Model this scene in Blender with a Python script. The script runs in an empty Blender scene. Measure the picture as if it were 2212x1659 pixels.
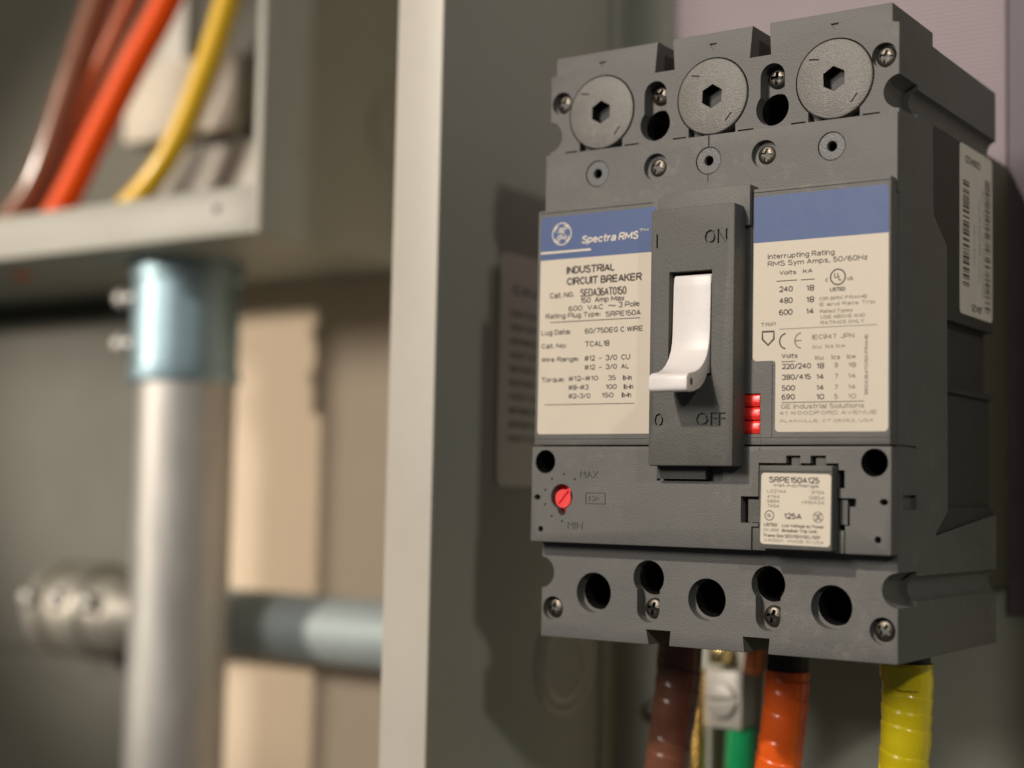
import bpy, bmesh, math, random
from mathutils import Vector, Matrix
random.seed(7)
S = 0.001                       # everything below is written in millimetres
sc = bpy.context.scene
COL = sc.collection
PI = math.pi

# ------------------------------------------------------------------ camera
cam_d = bpy.data.cameras.new("camera")
cam = bpy.data.objects.new("camera", cam_d); COL.objects.link(cam); sc.camera = cam
YAW, PITCH, ROLL = 0.60169494, 0.07248178, 0.02082738
CP = Vector((187.56, -366.01, -41.26))
rz = Matrix.Rotation(YAW, 3, 'Z')
fw = rz @ Vector((0, math.cos(PITCH), math.sin(PITCH)))
rt = rz @ Vector((1, 0, 0)); up = rt.cross(fw)
r2 = rt*math.cos(ROLL) + up*math.sin(ROLL)
u2 = -rt*math.sin(ROLL) + up*math.cos(ROLL)
M = Matrix((r2, u2, -fw)).transposed().to_4x4(); M.translation = CP*S
cam.matrix_world = M
cam_d.sensor_width = 36.0
cam_d.lens = 3316.15/2212*36.0
cam_d.clip_start = 0.01; cam_d.clip_end = 50
cam_d.dof.use_dof = True
cam_d.dof.focus_distance = 0.4035
cam_d.dof.aperture_fstop = 5.6
cam_d.dof.aperture_blades = 0

# ------------------------------------------------------------------ world and lamps
w = bpy.data.worlds.new("World"); sc.world = w; w.use_nodes = True
bg = w.node_tree.nodes["Background"]
bg.inputs[0].default_value = (0.95, 0.98, 1.0, 1); bg.inputs[1].default_value = 0.042

def lamp(name, target, direction, dist, size, power, col):
    d = bpy.data.lights.new(name, 'AREA'); d.shape = 'DISK'; d.size = size
    d.energy = power; d.color = col
    o = bpy.data.objects.new(name, d); COL.objects.link(o)
    t = Vector(target)*S; v = Vector(direction).normalized()
    o.location = t - v*dist
    o.rotation_euler = v.to_track_quat('-Z', 'Y').to_euler()
    return o
def spot(name, target, direction, dist, size, power, half, blend, col):
    d = bpy.data.lights.new(name, 'SPOT'); d.shadow_soft_size = size; d.energy = power; d.color = col
    d.spot_size = math.radians(2*half); d.spot_blend = blend
    o = bpy.data.objects.new(name, d); COL.objects.link(o)
    v = Vector(direction).normalized(); o.location = Vector(target)*S - v*dist
    o.rotation_euler = v.to_track_quat('-Z', 'Y').to_euler(); return o
lamp("soft_lamp", (-60, 0, 0), (0.22, 1.0, -0.36), 2.2, 0.6, 20.0, (1.0, 0.93, 0.85))
lamp("room_lamp", (-80, 30, 0), (-0.71, 0.60, -0.385), 1.6, 0.08, 3.6, (1.0, 0.95, 0.84))
spot("key_lamp", (25, 0, -5), (0.30, 1.0, -0.72), 1.9, 0.035, 80.0, 8.4, 0.22, (1.0, 0.885, 0.765))
spot("background_spot", (-380, 180, 20), (0.74, 1.0, -0.17), 1.6, 0.05, 78.0, 8.6, 0.35, (1.0, 0.89, 0.75))  # added unseen spot, cone kept to the wall, box and conduits at left

sc.view_settings.view_transform = 'Standard'
sc.view_settings.look = 'None'
sc.view_settings.exposure = 0.0; sc.view_settings.gamma = 1.0
sc.view_settings.use_curve_mapping = False
sc.render.engine = 'CYCLES'
sc.cycles.max_bounces = 8
sc.cycles.use_denoising = True

# ------------------------------------------------------------------ materials
def mat(name, col, rough=0.5, metal=0.0, bump=0.0, scale=900.0, var=0.0, vscale=60.0,
        coat=0.0, stretch=None, spec=0.5, trans=0.0, dust=0.0):
    m = bpy.data.materials.new(name); m.use_nodes = True
    nt = m.node_tree; b = nt.nodes["Principled BSDF"]
    b.inputs["Base Color"].default_value = (*col, 1)
    b.inputs["Roughness"].default_value = rough
    b.inputs["Metallic"].default_value = metal
    b.inputs["Specular IOR Level"].default_value = spec
    b.inputs["Coat Weight"].default_value = coat
    b.inputs["Coat Roughness"].default_value = 0.12
    if trans: b.inputs["Transmission Weight"].default_value = trans
    tc = nt.nodes.new("ShaderNodeTexCoord")
    vec = tc.outputs["Object"]
    if stretch:
        mp = nt.nodes.new("ShaderNodeMapping"); mp.inputs["Scale"].default_value = stretch
        nt.links.new(vec, mp.inputs["Vector"]); vec = mp.outputs["Vector"]
    if var:
        n = nt.nodes.new("ShaderNodeTexNoise"); n.inputs["Scale"].default_value = vscale
        n.inputs["Detail"].default_value = 6; n.inputs["Roughness"].default_value = 0.65
        nt.links.new(vec, n.inputs["Vector"])
        r = nt.nodes.new("ShaderNodeMapRange")
        r.inputs["From Min"].default_value = 0.3; r.inputs["From Max"].default_value = 0.7
        r.inputs["To Min"].default_value = 1-var; r.inputs["To Max"].default_value = 1+var
        nt.links.new(n.outputs["Fac"], r.inputs["Value"])
        mx = nt.nodes.new("ShaderNodeVectorMath"); mx.operation = 'SCALE'
        mx.inputs[0].default_value = col
        nt.links.new(r.outputs["Result"], mx.inputs["Scale"])
        nt.links.new(mx.outputs["Vector"], b.inputs["Base Color"])
        r3 = nt.nodes.new("ShaderNodeMapRange")
        r3.inputs["To Min"].default_value = max(0.05, rough-0.12); r3.inputs["To Max"].default_value = min(1, rough+0.12)
        nt.links.new(n.outputs["Fac"], r3.inputs["Value"])
        nt.links.new(r3.outputs["Result"], b.inputs["Roughness"])
    if dust:
        d1 = nt.nodes.new("ShaderNodeTexNoise"); d1.inputs["Scale"].default_value = 160
        d1.inputs["Detail"].default_value = 10; d1.inputs["Roughness"].default_value = 0.8
        d2 = nt.nodes.new("ShaderNodeTexNoise"); d2.inputs["Scale"].default_value = 32; d2.inputs["Detail"].default_value = 3
        for d in (d1, d2): nt.links.new(tc.outputs["Object"], d.inputs["Vector"])
        ra = nt.nodes.new("ShaderNodeMapRange"); ra.inputs["From Min"].default_value = 0.52; ra.inputs["From Max"].default_value = 0.74
        rb = nt.nodes.new("ShaderNodeMapRange"); rb.inputs["From Min"].default_value = 0.42; rb.inputs["From Max"].default_value = 0.68
        nt.links.new(d1.outputs["Fac"], ra.inputs["Value"]); nt.links.new(d2.outputs["Fac"], rb.inputs["Value"])
        mu = nt.nodes.new("ShaderNodeMath"); mu.operation = 'MULTIPLY'
        nt.links.new(ra.outputs["Result"], mu.inputs[0]); nt.links.new(rb.outputs["Result"], mu.inputs[1])
        mv = nt.nodes.new("ShaderNodeMath"); mv.operation = 'MULTIPLY'; mv.inputs[1].default_value = dust
        nt.links.new(mu.outputs[0], mv.inputs[0])
        mc = nt.nodes.new("ShaderNodeMix"); mc.data_type = 'RGBA'
        src = b.inputs["Base Color"].links[0].from_socket if b.inputs["Base Color"].links else None
        if src: nt.links.new(src, mc.inputs["A"])
        else: mc.inputs["A"].default_value = (*col, 1)
        mc.inputs["B"].default_value = (0.46, 0.43, 0.39, 1)
        nt.links.new(mv.outputs[0], mc.inputs["Factor"])
        nt.links.new(mc.outputs["Result"], b.inputs["Base Color"])
    if bump:
        n2 = nt.nodes.new("ShaderNodeTexNoise"); n2.inputs["Scale"].default_value = scale
        n2.inputs["Detail"].default_value = 3
        nt.links.new(vec, n2.inputs["Vector"])
        bp = nt.nodes.new("ShaderNodeBump"); bp.inputs["Strength"].default_value = bump
        bp.inputs["Distance"].default_value = 0.0003
        nt.links.new(n2.outputs["Fac"], bp.inputs["Height"])
        nt.links.new(bp.outputs["Normal"], b.inputs["Normal"])
    return m

PLASTIC = mat("grey_moulded_plastic", (0.147, 0.144, 0.136), 0.55, bump=0.4, scale=1700, var=0.09, vscale=45, stretch=(1, 1, 1.8), spec=0.4, dust=0.30)
PLASTIC_D = mat("dark_moulded_plastic", (0.118, 0.116, 0.106), 0.58, bump=0.4, scale=1700, var=0.09, vscale=45, spec=0.4, dust=0.22)
LUGCAP = mat("lug_cap_plastic", (0.190, 0.178, 0.160), 0.42, bump=0.6, scale=1500, var=0.10, vscale=110, stretch=(1, 1, 2.4), dust=0.55)
INSERT = mat("insert_plastic", (0.138, 0.141, 0.140), 0.45, bump=0.3, scale=1800, var=0.05)
STEEL = mat("dark_zinc_steel", (0.165, 0.145, 0.12), 0.42, metal=1.0, bump=0.5, scale=900, var=0.25, vscale=350)
WHITE = mat("white_handle_plastic", (0.80, 0.76, 0.74), 0.38, bump=0.12, scale=900, var=0.025, vscale=90)
PAPER = mat("cream_label_paper", (0.68, 0.60, 0.49), 0.5, bump=0.10, scale=900, var=0.03, vscale=70)
PAPER_W = mat("white_label_paper", (0.74, 0.66, 0.54), 0.5, bump=0.1, scale=900, var=0.03, vscale=70)
PLATE_W = mat("white_plate", (0.86, 0.80, 0.72), 0.4, var=0.05, vscale=50)
BASE = mat("dark_recess_plastic", (0.050, 0.048, 0.043), 0.6, bump=0.3, scale=1700, var=0.1, vscale=60)  # darker plastic, on the side recess faces only
PAPER_D = mat("grey_label_paper", (0.80, 0.75, 0.68), 0.55, var=0.05, vscale=70)
BLUE = mat("blue_print", (0.076, 0.122, 0.275), 0.5, var=0.05, vscale=200)
INK = mat("dark_ink", (0.075, 0.058, 0.05), 0.6)
INK_F = mat("faded_ink", (0.29, 0.235, 0.19), 0.6)
BLACK = mat("black_rubber_and_hole_shade", (0.012, 0.012, 0.012), 0.5, var=0.1)  # cable insulation; also blackens hole walls to colour in their shade
RED = mat("red_plastic", (0.97, 0.045, 0.035), 0.22, var=0.06, vscale=200, bump=0.2)
RED_D = mat("pink_red_plastic", (0.95, 0.075, 0.075), 0.4, var=0.04, vscale=200)
PAINT = mat("grey_enclosure_paint", (0.41, 0.42, 0.36), 0.5, bump=0.12, scale=350, var=0.05, vscale=14)
PAINT_L = mat("pale_enclosure_paint", (0.595, 0.56, 0.485), 0.45, bump=0.2, scale=260, var=0.04, vscale=20, dust=0.16)
PAINT_S = mat("box_side_paint", (0.36, 0.39, 0.36), 0.5, bump=0.12, scale=350, var=0.04, vscale=14)
PAINT_B = mat("box_edge_paint", (0.43, 0.415, 0.355), 0.5, bump=0.12, scale=350, var=0.03, vscale=14)
PAINT_C = mat("panel_shade_paint", (0.105, 0.100, 0.074), 0.55, bump=0.12, scale=350, var=0.08, vscale=10)  # dark olive carries the shade of the lower left area
PAINT_D = mat("olive_grey_paint", (0.105, 0.096, 0.068), 0.55, bump=0.12, scale=350, var=0.06, vscale=10)
WALLM = mat("tan_wall_paint", (0.82, 0.66, 0.49), 0.8, bump=0.2, scale=120, var=0.04, vscale=9)
ZINC = mat("galvanised_steel", (0.50, 0.485, 0.46), 0.55, metal=0.7, bump=0.3, scale=60, var=0.28, vscale=30, stretch=(1, 1, 0.25))
ZINC_F = mat("worn_zinc", (0.46, 0.43, 0.37), 0.48, metal=0.6, bump=0.2, scale=120, var=0.15, vscale=60)
ZINC_H = mat("galvanised_steel_bluish", (0.40, 0.46, 0.465), 0.62, metal=0.3, bump=0.15, scale=90, var=0.12, vscale=40)
ZINC_B = mat("blue_zinc_plate", (0.31, 0.43, 0.49), 0.48, metal=0.75, bump=0.2, scale=120, var=0.15, vscale=60)
BROWN = mat("brown_vinyl_tape", (0.165, 0.062, 0.036), 0.32, bump=0.2, scale=500, var=0.18, vscale=90, coat=0.3)
BROWN_L = mat("brown_vinyl", (0.27, 0.11, 0.06), 0.22, bump=0.1, scale=200, var=0.12, vscale=60, coat=0.5)
RUST_V = mat("rust_vinyl", (0.50, 0.105, 0.03), 0.3, bump=0.1, scale=200, var=0.1, vscale=40, coat=0.3)
ORANGE = mat("orange_vinyl_tape", (0.92, 0.13, 0.012), 0.32, bump=0.2, scale=500, var=0.10, vscale=90, coat=0.3)
ORANGE_V = mat("orange_vinyl", (0.98, 0.10, 0.004), 0.45, bump=0.1, scale=200, var=0.06, vscale=40, spec=0.25)
YELLOW = mat("yellow_vinyl_tape", (0.96, 0.76, 0.010), 0.30, bump=0.2, scale=500, var=0.08, vscale=90, coat=0.35)
YELLOW_V = mat("yellow_vinyl", (0.92, 0.55, 0.015), 0.35, bump=0.1, scale=200, var=0.05, vscale=40, coat=0.15)
GREEN = mat("green_vinyl", (0.005, 0.30, 0.10), 0.30, bump=0.1, scale=400, var=0.08, vscale=60, coat=0.3)
BRASS = mat("brass", (0.86, 0.66, 0.30), 0.25, metal=1.0, bump=0.2, scale=500, var=0.2, vscale=200)
COPPER = mat("copper", (0.62, 0.20, 0.09), 0.4, metal=1.0, bump=0.3, scale=500, var=0.2, vscale=200)
ALU = mat("tin_plated_aluminium", (0.52, 0.49, 0.44), 0.48, metal=0.35, bump=0.25, scale=600, var=0.06, vscale=100)

def mauve_sheet():
    m = mat("mauve_ribbed_layer", (0.35, 0.29, 0.315), 0.6, var=0.05, vscale=30)
    nt = m.node_tree; b = nt.nodes["Principled BSDF"]
    tc = nt.nodes.new("ShaderNodeTexCoord")
    wv = nt.nodes.new("ShaderNodeTexWave"); wv.bands_direction = 'Z'
    wv.inputs["Scale"].default_value = 210; wv.inputs["Distortion"].default_value = 0.6
    wv.inputs["Detail"].default_value = 2
    nt.links.new(tc.outputs["Object"], wv.inputs["Vector"])
    bp = nt.nodes.new("ShaderNodeBump"); bp.inputs["Strength"].default_value = 0.5
    bp.inputs["Distance"].default_value = 0.0004
    nt.links.new(wv.outputs["Fac"], bp.inputs["Height"])
    nt.links.new(bp.outputs["Normal"], b.inputs["Normal"])
    return m
MAUVE = mauve_sheet()
MAUVE_D = mat("dark_mauve_border", (0.17, 0.145, 0.165), 0.6, var=0.08, vscale=40)

# ------------------------------------------------------------------ mesh helpers
class MB:
    """collects shapes (millimetres) that become ONE mesh object"""
    def __init__(self): self.bm = bmesh.new()
    def faces(self, vs, fs, mi=0):
        v = [self.bm.verts.new(Vector(p)) for p in vs]
        out = []
        for f in fs:
            try: fc = self.bm.faces.new([v[i] for i in f])
            except ValueError: continue
            fc.material_index = mi; out.append(fc)
        return v, out
    def box(self, x0, x1, y0, y1, z0, z1, mi=0, bev=0.0, seg=2):
        v, f = self.faces([(x0,y0,z0),(x1,y0,z0),(x1,y1,z0),(x0,y1,z0),(x0,y0,z1),(x1,y0,z1),(x1,y1,z1),(x0,y1,z1)],
            [(0,3,2,1),(4,5,6,7),(0,1,5,4),(1,2,6,5),(2,3,7,6),(3,0,4,7)], mi)
        self._bev(f, bev, seg); return self
    def _bev(self, f, bev, seg=2):
        if bev > 0:
            es = list({e for x in f for e in x.edges})
            bmesh.ops.bevel(self.bm, geom=es, offset=bev, segments=seg, affect='EDGES', profile=0.5)
    def prism(self, poly, a0, a1, axis='y', mi=0, bev=0.0, seg=2):
        """poly in the plane across the axis: y -> (x,z), x -> (y,z), z -> (x,y)"""
        def P(p, a):
            return {'y': (p[0], a, p[1]), 'x': (a, p[0], p[1]), 'z': (p[0], p[1], a)}[axis]
        n = len(poly)
        v, f = self.faces([P(p, a0) for p in poly] + [P(p, a1) for p in poly],
            [tuple(range(n)), tuple(range(2*n-1, n-1, -1))] + [(i, i+n, (i+1) % n + n, (i+1) % n) for i in range(n)], mi)
        bmesh.ops.recalc_face_normals(self.bm, faces=f)
        self._bev(f, bev, seg); return self
    def lathe(self, prof, c, axis='y', n=32, mi=0, cap=True):
        """prof: list of (radius, position along the axis); c: the two other coordinates (x,z), (y,z) or (x,y)"""
        vs, fs = [], []
        for r, a in prof:
            for k in range(n):
                t = 2*PI*k/n; p, q = c[0]+r*math.cos(t), c[1]+r*math.sin(t)
                vs.append({'y': (p, a, q), 'x': (a, p, q), 'z': (p, q, a)}[axis])
        m = len(prof)
        for j in range(m-1):
            for k in range(n):
                fs.append((j*n+k, j*n+(k+1) % n, (j+1)*n+(k+1) % n, (j+1)*n+k))
        if cap:
            fs.append(tuple(range(n))); fs.append(tuple(range(m*n-1, (m-1)*n-1, -1)))
        v, f = self.faces(vs, fs, mi)
        bmesh.ops.recalc_face_normals(self.bm, faces=f); return self
    def tube(self, pts, rad, n=20, mi=0, sub=6):
        """a tube through pts (smoothed); rad is a number or f(distance, angle)"""
        P = [Vector(p) for p in pts]; path = []
        for i in range(len(P)-1):
            p0, p1, p2, p3 = P[max(i-1, 0)], P[i], P[i+1], P[min(i+2, len(P)-1)]
            for k in range(sub):
                t = k/sub
                path.append(0.5*((2*p1)+(-p0+p2)*t+(2*p0-5*p1+4*p2-p3)*t*t+(-p0+3*p1-3*p2+p3)*t**3))
        path.append(P[-1])
        vs, fs = [], []; d = 0; nrm = None
        for i, p in enumerate(path):
            t = (path[min(i+1, len(path)-1)]-path[max(i-1, 0)]).normalized()
            if nrm is None:
                nrm = t.orthogonal().normalized()
                if abs(t.z) > .7: nrm = (Vector((1, 0, 0))-t*t.x).normalized()
            nrm = (nrm-t*nrm.dot(t)).normalized(); bi = t.cross(nrm)
            if i: d += (p-path[i-1]).length
            for k in range(n):
                a = 2*PI*k/n
                r = rad(d, a) if callable(rad) else rad
                vs.append(p+(nrm*math.cos(a)+bi*math.sin(a))*r)
        m = len(path)
        for j in range(m-1):
            for k in range(n):
                fs.append((j*n+k, j*n+(k+1) % n, (j+1)*n+(k+1) % n, (j+1)*n+k))
        fs.append(tuple(range(n))); fs.append(tuple(range(m*n-1, (m-1)*n-1, -1)))
        v, f = self.faces(vs, fs, mi)
        bmesh.ops.recalc_face_normals(self.bm, faces=f); return self

def finish(name, mb, mats, parent=None, smooth=32, origin=None):
    me = bpy.data.meshes.new(name)
    mb.bm.to_mesh(me); mb.bm.free()
    o = bpy.data.objects.new(name, me); COL.objects.link(o)
    for m in (mats if isinstance(mats, (list, tuple)) else [mats]): me.materials.append(m)
    settle(o, parent, smooth, origin); return o
def settle(o, parent=None, smooth=32, origin=None):
    me = o.data
    me.transform(Matrix.Scale(S, 4))
    if smooth and len(me.polygons):
        me.polygons.foreach_set("use_smooth", [True]*len(me.polygons))
        me.set_sharp_from_angle(angle=math.radians(smooth))
    off = Vector((0, 0, 0))
    if origin is not None: off = Vector(origin)*S
    elif parent is not None: off = world_loc(parent)
    if off.length > 0: me.transform(Matrix.Translation(-off))
    if parent is not None:
        o.parent = parent; o.location = off-world_loc(parent)
    else: o.location = off
def world_loc(o):
    v = Vector((0, 0, 0))
    while o is not None: v += o.location; o = o.parent
    return v
def thing(name, loc, label, cat, group=None):
    o = bpy.data.objects.new(name, None); COL.objects.link(o); o.location = Vector(loc)*S
    o.empty_display_size = 0.01
    return tag(o, label, cat, group)
def tag(o, label, cat, group=None):
    o["label"] = label; o["category"] = cat
    if group: o["group"] = group
    return o
def raw(name, mb, mats):
    me = bpy.data.meshes.new(name); mb.bm.to_mesh(me); mb.bm.free()
    o = bpy.data.objects.new(name, me); COL.objects.link(o)
    for m in (mats if isinstance(mats, (list, tuple)) else [mats]): me.materials.append(m)
    return o
def cut(o, mb, union=False):
    c = raw("cutter", mb, list(o.data.materials))
    md = o.modifiers.new("b", 'BOOLEAN'); md.operation = 'UNION' if union else 'DIFFERENCE'
    md.object = c; md.solver = 'EXACT'; md.use_self = True
    bpy.context.view_layer.update()
    dg = bpy.context.evaluated_depsgraph_get()
    me = bpy.data.meshes.new_from_object(o.evaluated_get(dg))
    n0 = len(o.data.polygons)
    o.modifiers.clear()
    if len(me.polygons) >= 6:
        old = o.data; o.data = me; bpy.data.meshes.remove(old)
    cm = c.data; bpy.data.objects.remove(c); bpy.data.meshes.remove(cm)
def circ(cx, cz, r, n=32, a0=0.0):
    return [(cx+r*math.cos(a0+2*PI*k/n), cz+r*math.sin(a0+2*PI*k/n)) for k in range(n)]
def arc(cx, cz, r, d0, d1, n=10):
    return [(cx+r*math.cos(math.radians(d0+(d1-d0)*k/n)), cz+r*math.sin(math.radians(d0+(d1-d0)*k/n))) for k in range(n+1)]
def rrect(x0, x1, z0, z1, r, n=5):
    return (arc(x1-r, z0+r, r, -90, 0, n)+arc(x1-r, z1-r, r, 0, 90, n)+arc(x0+r, z1-r, r, 90, 180, n)+arc(x0+r, z0+r, r, 180, 270, n))

# ------------------------------------------------------------------ printing
_cap = {}
def glyphs(s, bold=0.0, shear=0.0):
    """flat outline mesh of a word: (verts, faces) at font size 1"""
    c = bpy.data.curves.new("t", 'FONT'); c.body = s; c.size = 1; c.resolution_u = 3
    c.offset = bold; c.shear = shear; c.fill_mode = 'FRONT'
    o = bpy.data.objects.new("t", c); COL.objects.link(o)
    dg = bpy.context.evaluated_depsgraph_get()
    e = o.evaluated_get(dg); me = e.to_mesh()
    vs = [(v.co.x, v.co.y) for v in me.vertices]; fs = [tuple(p.vertices) for p in me.polygons]
    e.to_mesh_clear(); bpy.data.objects.remove(o); bpy.data.curves.remove(c)
    return vs, fs
CAPH = max(v[1] for v in glyphs("H")[0])
STROKES = {
'A':'00 3A 60;13 53','B':'00 0A 3A;~3A 59 57 35;05 35;~35 64 61 30;00 30','C':'~68 59 3A 18 05 12 30 51 62','D':'00 0A 2A;~2A 59 65 51 20;00 20',
'E':'6A 0A 00 60;05 55','F':'6A 0A 00;05 55','G':'~67 59 3A 18 05 12 30 51 62;62 64 44','H':'00 0A;60 6A;05 65','I':'00 0A','J':'4A 43;~43 41 20 01 03',
'K':'00 0A;6A 04;26 60','L':'0A 00 50','M':'00 0A 42 8A 80','N':'00 0A 60 6A','O':'~3A 18 05 12 30 52 65 58 3A','P':'00 0A 3A;~3A 5A 67 54 34;04 34',
'Q':'~3A 18 05 12 30 52 65 58 3A;42 60','R':'00 0A 3A;~3A 5A 67 55 35;05 35;35 60','S':'~58 4A 2A 08 26 45 63 50 20 02','T':'0A 6A;3A 30',
'U':'0A 03;~03 11 30 51 63;63 6A','V':'0A 30 6A','W':'0A 20 4A 60 8A','X':'00 6A;0A 60','Y':'0A 35 6A;35 30','Z':'0A 6A 00 60',
'0':'~2A 08 05 02 20 30 52 55 58 3A 2A','1':'08 2A 20','2':'~08 1A 4A 57 44 00;00 50','3':'~08 1A 4A 57 36;~36 53 40 10 02','4':'40 4A 03 63',
'5':'4A 0A 06;~05 36 54 52 30 10 02','6':'~49 2A 07 03 10 40 53 45 26 04','7':'0A 5A 20','8':'~25 07 1A 4A 57 35 25 02 10 40 53 35','9':'~02 20 43 57 4A 1A 07 15 34 56',
'a':'~06 27 47 55;55 50;~54 24 02 10 30 52','b':'0A 00;~05 27 46 53 41 20 02','c':'~55 37 16 03 11 30 51','d':'5A 50;~55 37 16 03 11 30 52','e':'04 54;~54 46 27 06 03 11 30 51',
'f':'~4A 29 17;17 10;07 37','g':'57 5a;~5a 4c 2c 0b;~55 37 16 03 11 30 52','h':'0A 00;~04 27 47 54;54 50','i':'00 07;09 0A','j':'17 1b 0c;19 1A','k':'0A 00;57 03;25 50','l':'00 0A',
'm':'07 00;~05 26 37 45;45 40;~45 66 77 85;85 80','n':'07 00;~04 27 47 54;54 50','o':'~27 05 02 20 30 52 55 37 27','p':'07 0c;~05 27 46 53 41 20 02','q':'57 5c;~55 37 16 03 11 30 52',
'r':'07 00;~04 27 37','s':'~46 27 06 14 33 42 30 10 01','t':'1A 12;~12 20 30;07 37','u':'07 02;~02 10 30 53;57 50','v':'07 20 47','w':'07 10 37 50 67','x':'07 40;00 47','y':'07 20;47 1c','z':'07 47 00 40',
'.':'00 01',',':'10 0b',':':'00 01;05 06','-':'04 34','/':'00 4A','#':'10 2A;40 5A;03 63;07 67','~':'~04 16 44 56'}
class Print:
    """printing on a flat label; place(u, v, h) -> world point, h = height above the paper"""
    def __init__(self, mb, place): self.mb, self.place = mb, place
    def text(self, s, u0, u1, v, h, mi=2, bold=0.018, shear=0.0, lift=0.03):
        """monoline lettering, drawn stroke by stroke and fitted between u0 and u1"""
        pen = []; x = 0.0
        for ch in s:
            if ch == ' ': x += 3.2; continue
            g = STROKES.get(ch) or STROKES.get(ch.upper()) or '00 60'
            wmax = 0
            for part in g.split(';'):
                sm = part.startswith('~'); part = part.lstrip('~')
                pts = [(int(q[0]), 'cba0123456789A'.index(q[1])-3) for q in part.split()]
                wmax = max(wmax, max(p[0] for p in pts))
                pen.append((sm, [(x+p[0], p[1]) for p in pts]))
            x += wmax+2.1
        x0 = min(p[0] for _, L in pen for p in L); x1 = max(p[0] for _, L in pen for p in L)
        wd = h*(0.135+bold*2.5)
        kx = max(1e-4, (u1-u0-wd)/max(1e-6, x1-x0)); kz = (h-wd)/10
        for j, (sm, L) in enumerate(pen):
            Q = [(u0+wd/2+(p[0]-x0)*kx+shear*p[1]*kz, v+wd/2+p[1]*kz) for p in L]
            if len(Q) == 2:                      # square pen ends
                d = Vector((Q[1][0]-Q[0][0], Q[1][1]-Q[0][1])); d = d.normalized()*wd*0.4 if d.length else d
                Q = [(Q[0][0]-d.x, Q[0][1]-d.y), (Q[1][0]+d.x, Q[1][1]+d.y)]
            if sm: self.spline(Q, wd, mi, sub=4, lift=lift+0.0012*(j % 5))
            else:
                for q in range(len(Q)-1): self.stroke(Q[q:q+2], wd, mi, lift=lift+0.0012*((j+q) % 5))
    def rect(self, u0, u1, v0, v1, mi=2, lift=0.03):
        self.mb.faces([self.place(u0, v0, lift), self.place(u1, v0, lift), self.place(u1, v1, lift), self.place(u0, v1, lift)], [(0, 1, 2, 3)], mi)
    def poly(self, pts, mi=2, lift=0.03):
        self.mb.faces([self.place(p[0], p[1], lift) for p in pts], [tuple(range(len(pts)))], mi)
    def stroke(self, pts, wd, mi=2, lift=0.03, closed=False, taper=False):
        n = len(pts); L = []; R = []
        for i, p in enumerate(pts):
            a = pts[(i-1) % n] if closed or i else pts[0]
            b = pts[(i+1) % n] if closed or i < n-1 else pts[-1]
            t = Vector((b[0]-a[0], b[1]-a[1]));  t = t.normalized() if t.length else Vector((1, 0))
            q = Vector((-t.y, t.x))*wd/2
            if taper: q *= 0.35+1.0*math.sin(PI*i/(n-1))
            L.append((p[0]+q.x, p[1]+q.y)); R.append((p[0]-q.x, p[1]-q.y))
        m = n if closed else n-1
        vs = [self.place(x[0], x[1], lift) for x in L]+[self.place(x[0], x[1], lift) for x in R]
        self.mb.faces(vs, [(i, (i+1) % n, n+(i+1) % n, n+i) for i in range(m)], mi)
    def ring(self, cu, cv, r, wd, mi=2): self.stroke(circ(cu, cv, r, 36), wd, mi, closed=True)
    def spline(self, pts, wd, mi=2, sub=6, taper=False, lift=0.03):
        P = [Vector(p) for p in pts]; out = []
        for i in range(len(P)-1):
            p0, p1, p2, p3 = P[max(i-1, 0)], P[i], P[i+1], P[min(i+2, len(P)-1)]
            for k in range(sub):
                t = k/sub; q = 0.5*((2*p1)+(-p0+p2)*t+(2*p0-5*p1+4*p2-p3)*t*t+(-p0+3*p1-3*p2+p3)*t**3)
                out.append((q.x, q.y))
        out.append(tuple(P[-1])); self.stroke(out, wd, mi, taper=taper, lift=lift)
    def monogram(self, cu, cv, R, mi):
        """round emblem: ring with four curls and two script letters"""
        k = R/3.2
        self.ring(cu, cv, R*0.95, 0.30*k, mi)
        for a in (45, 135, 225, 315):
            pts = arc(cu, cv, R*0.80, a-20, a+24, 8)
            e = math.radians(a+30); pts.append((cu+R*0.62*math.cos(e), cv+R*0.62*math.sin(e)))
            self.stroke(pts, 0.34*k, mi, taper=True)
        f = lambda L: [(cu+x*k, cv+y*k) for x, y in L]
        self.spline(f([(0.15, 1.35), (-0.35, 1.60), (-0.80, 1.20), (-0.70, 0.65), (-0.15, 0.55), (0.10, 0.10), (-0.05, -0.75), (-0.55, -1.45), (-1.20, -1.40), (-1.25, -0.85), (-0.75, -0.50), (-0.10, -0.25), (0.35, 0.10)]), 0.34*k, mi)
        self.spline(f([(-1.25, 0.25), (-0.95, 0.75), (-0.45, 1.05), (-0.10, 0.85)]), 0.28*k, mi)
        self.spline(f([(1.25, 1.10), (1.05, 1.55), (0.55, 1.45), (0.35, 0.95), (0.60, 0.45), (1.00, 0.40), (0.55, 0.20), (0.20, -0.35), (0.30, -1.10), (0.85, -1.40), (1.30, -1.05), (1.20, -0.55), (0.85, -0.60)]), 0.34*k, mi)

FRONT = lambda y: (lambda u, v, h: (u, y-h, v))

# =================================================================== THE CIRCUIT BREAKER
brk = thing("circuit_breaker", (0, 79, -80.6), "grey three pole circuit breaker with a white toggle and two blue topped labels", "circuit breaker")

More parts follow.
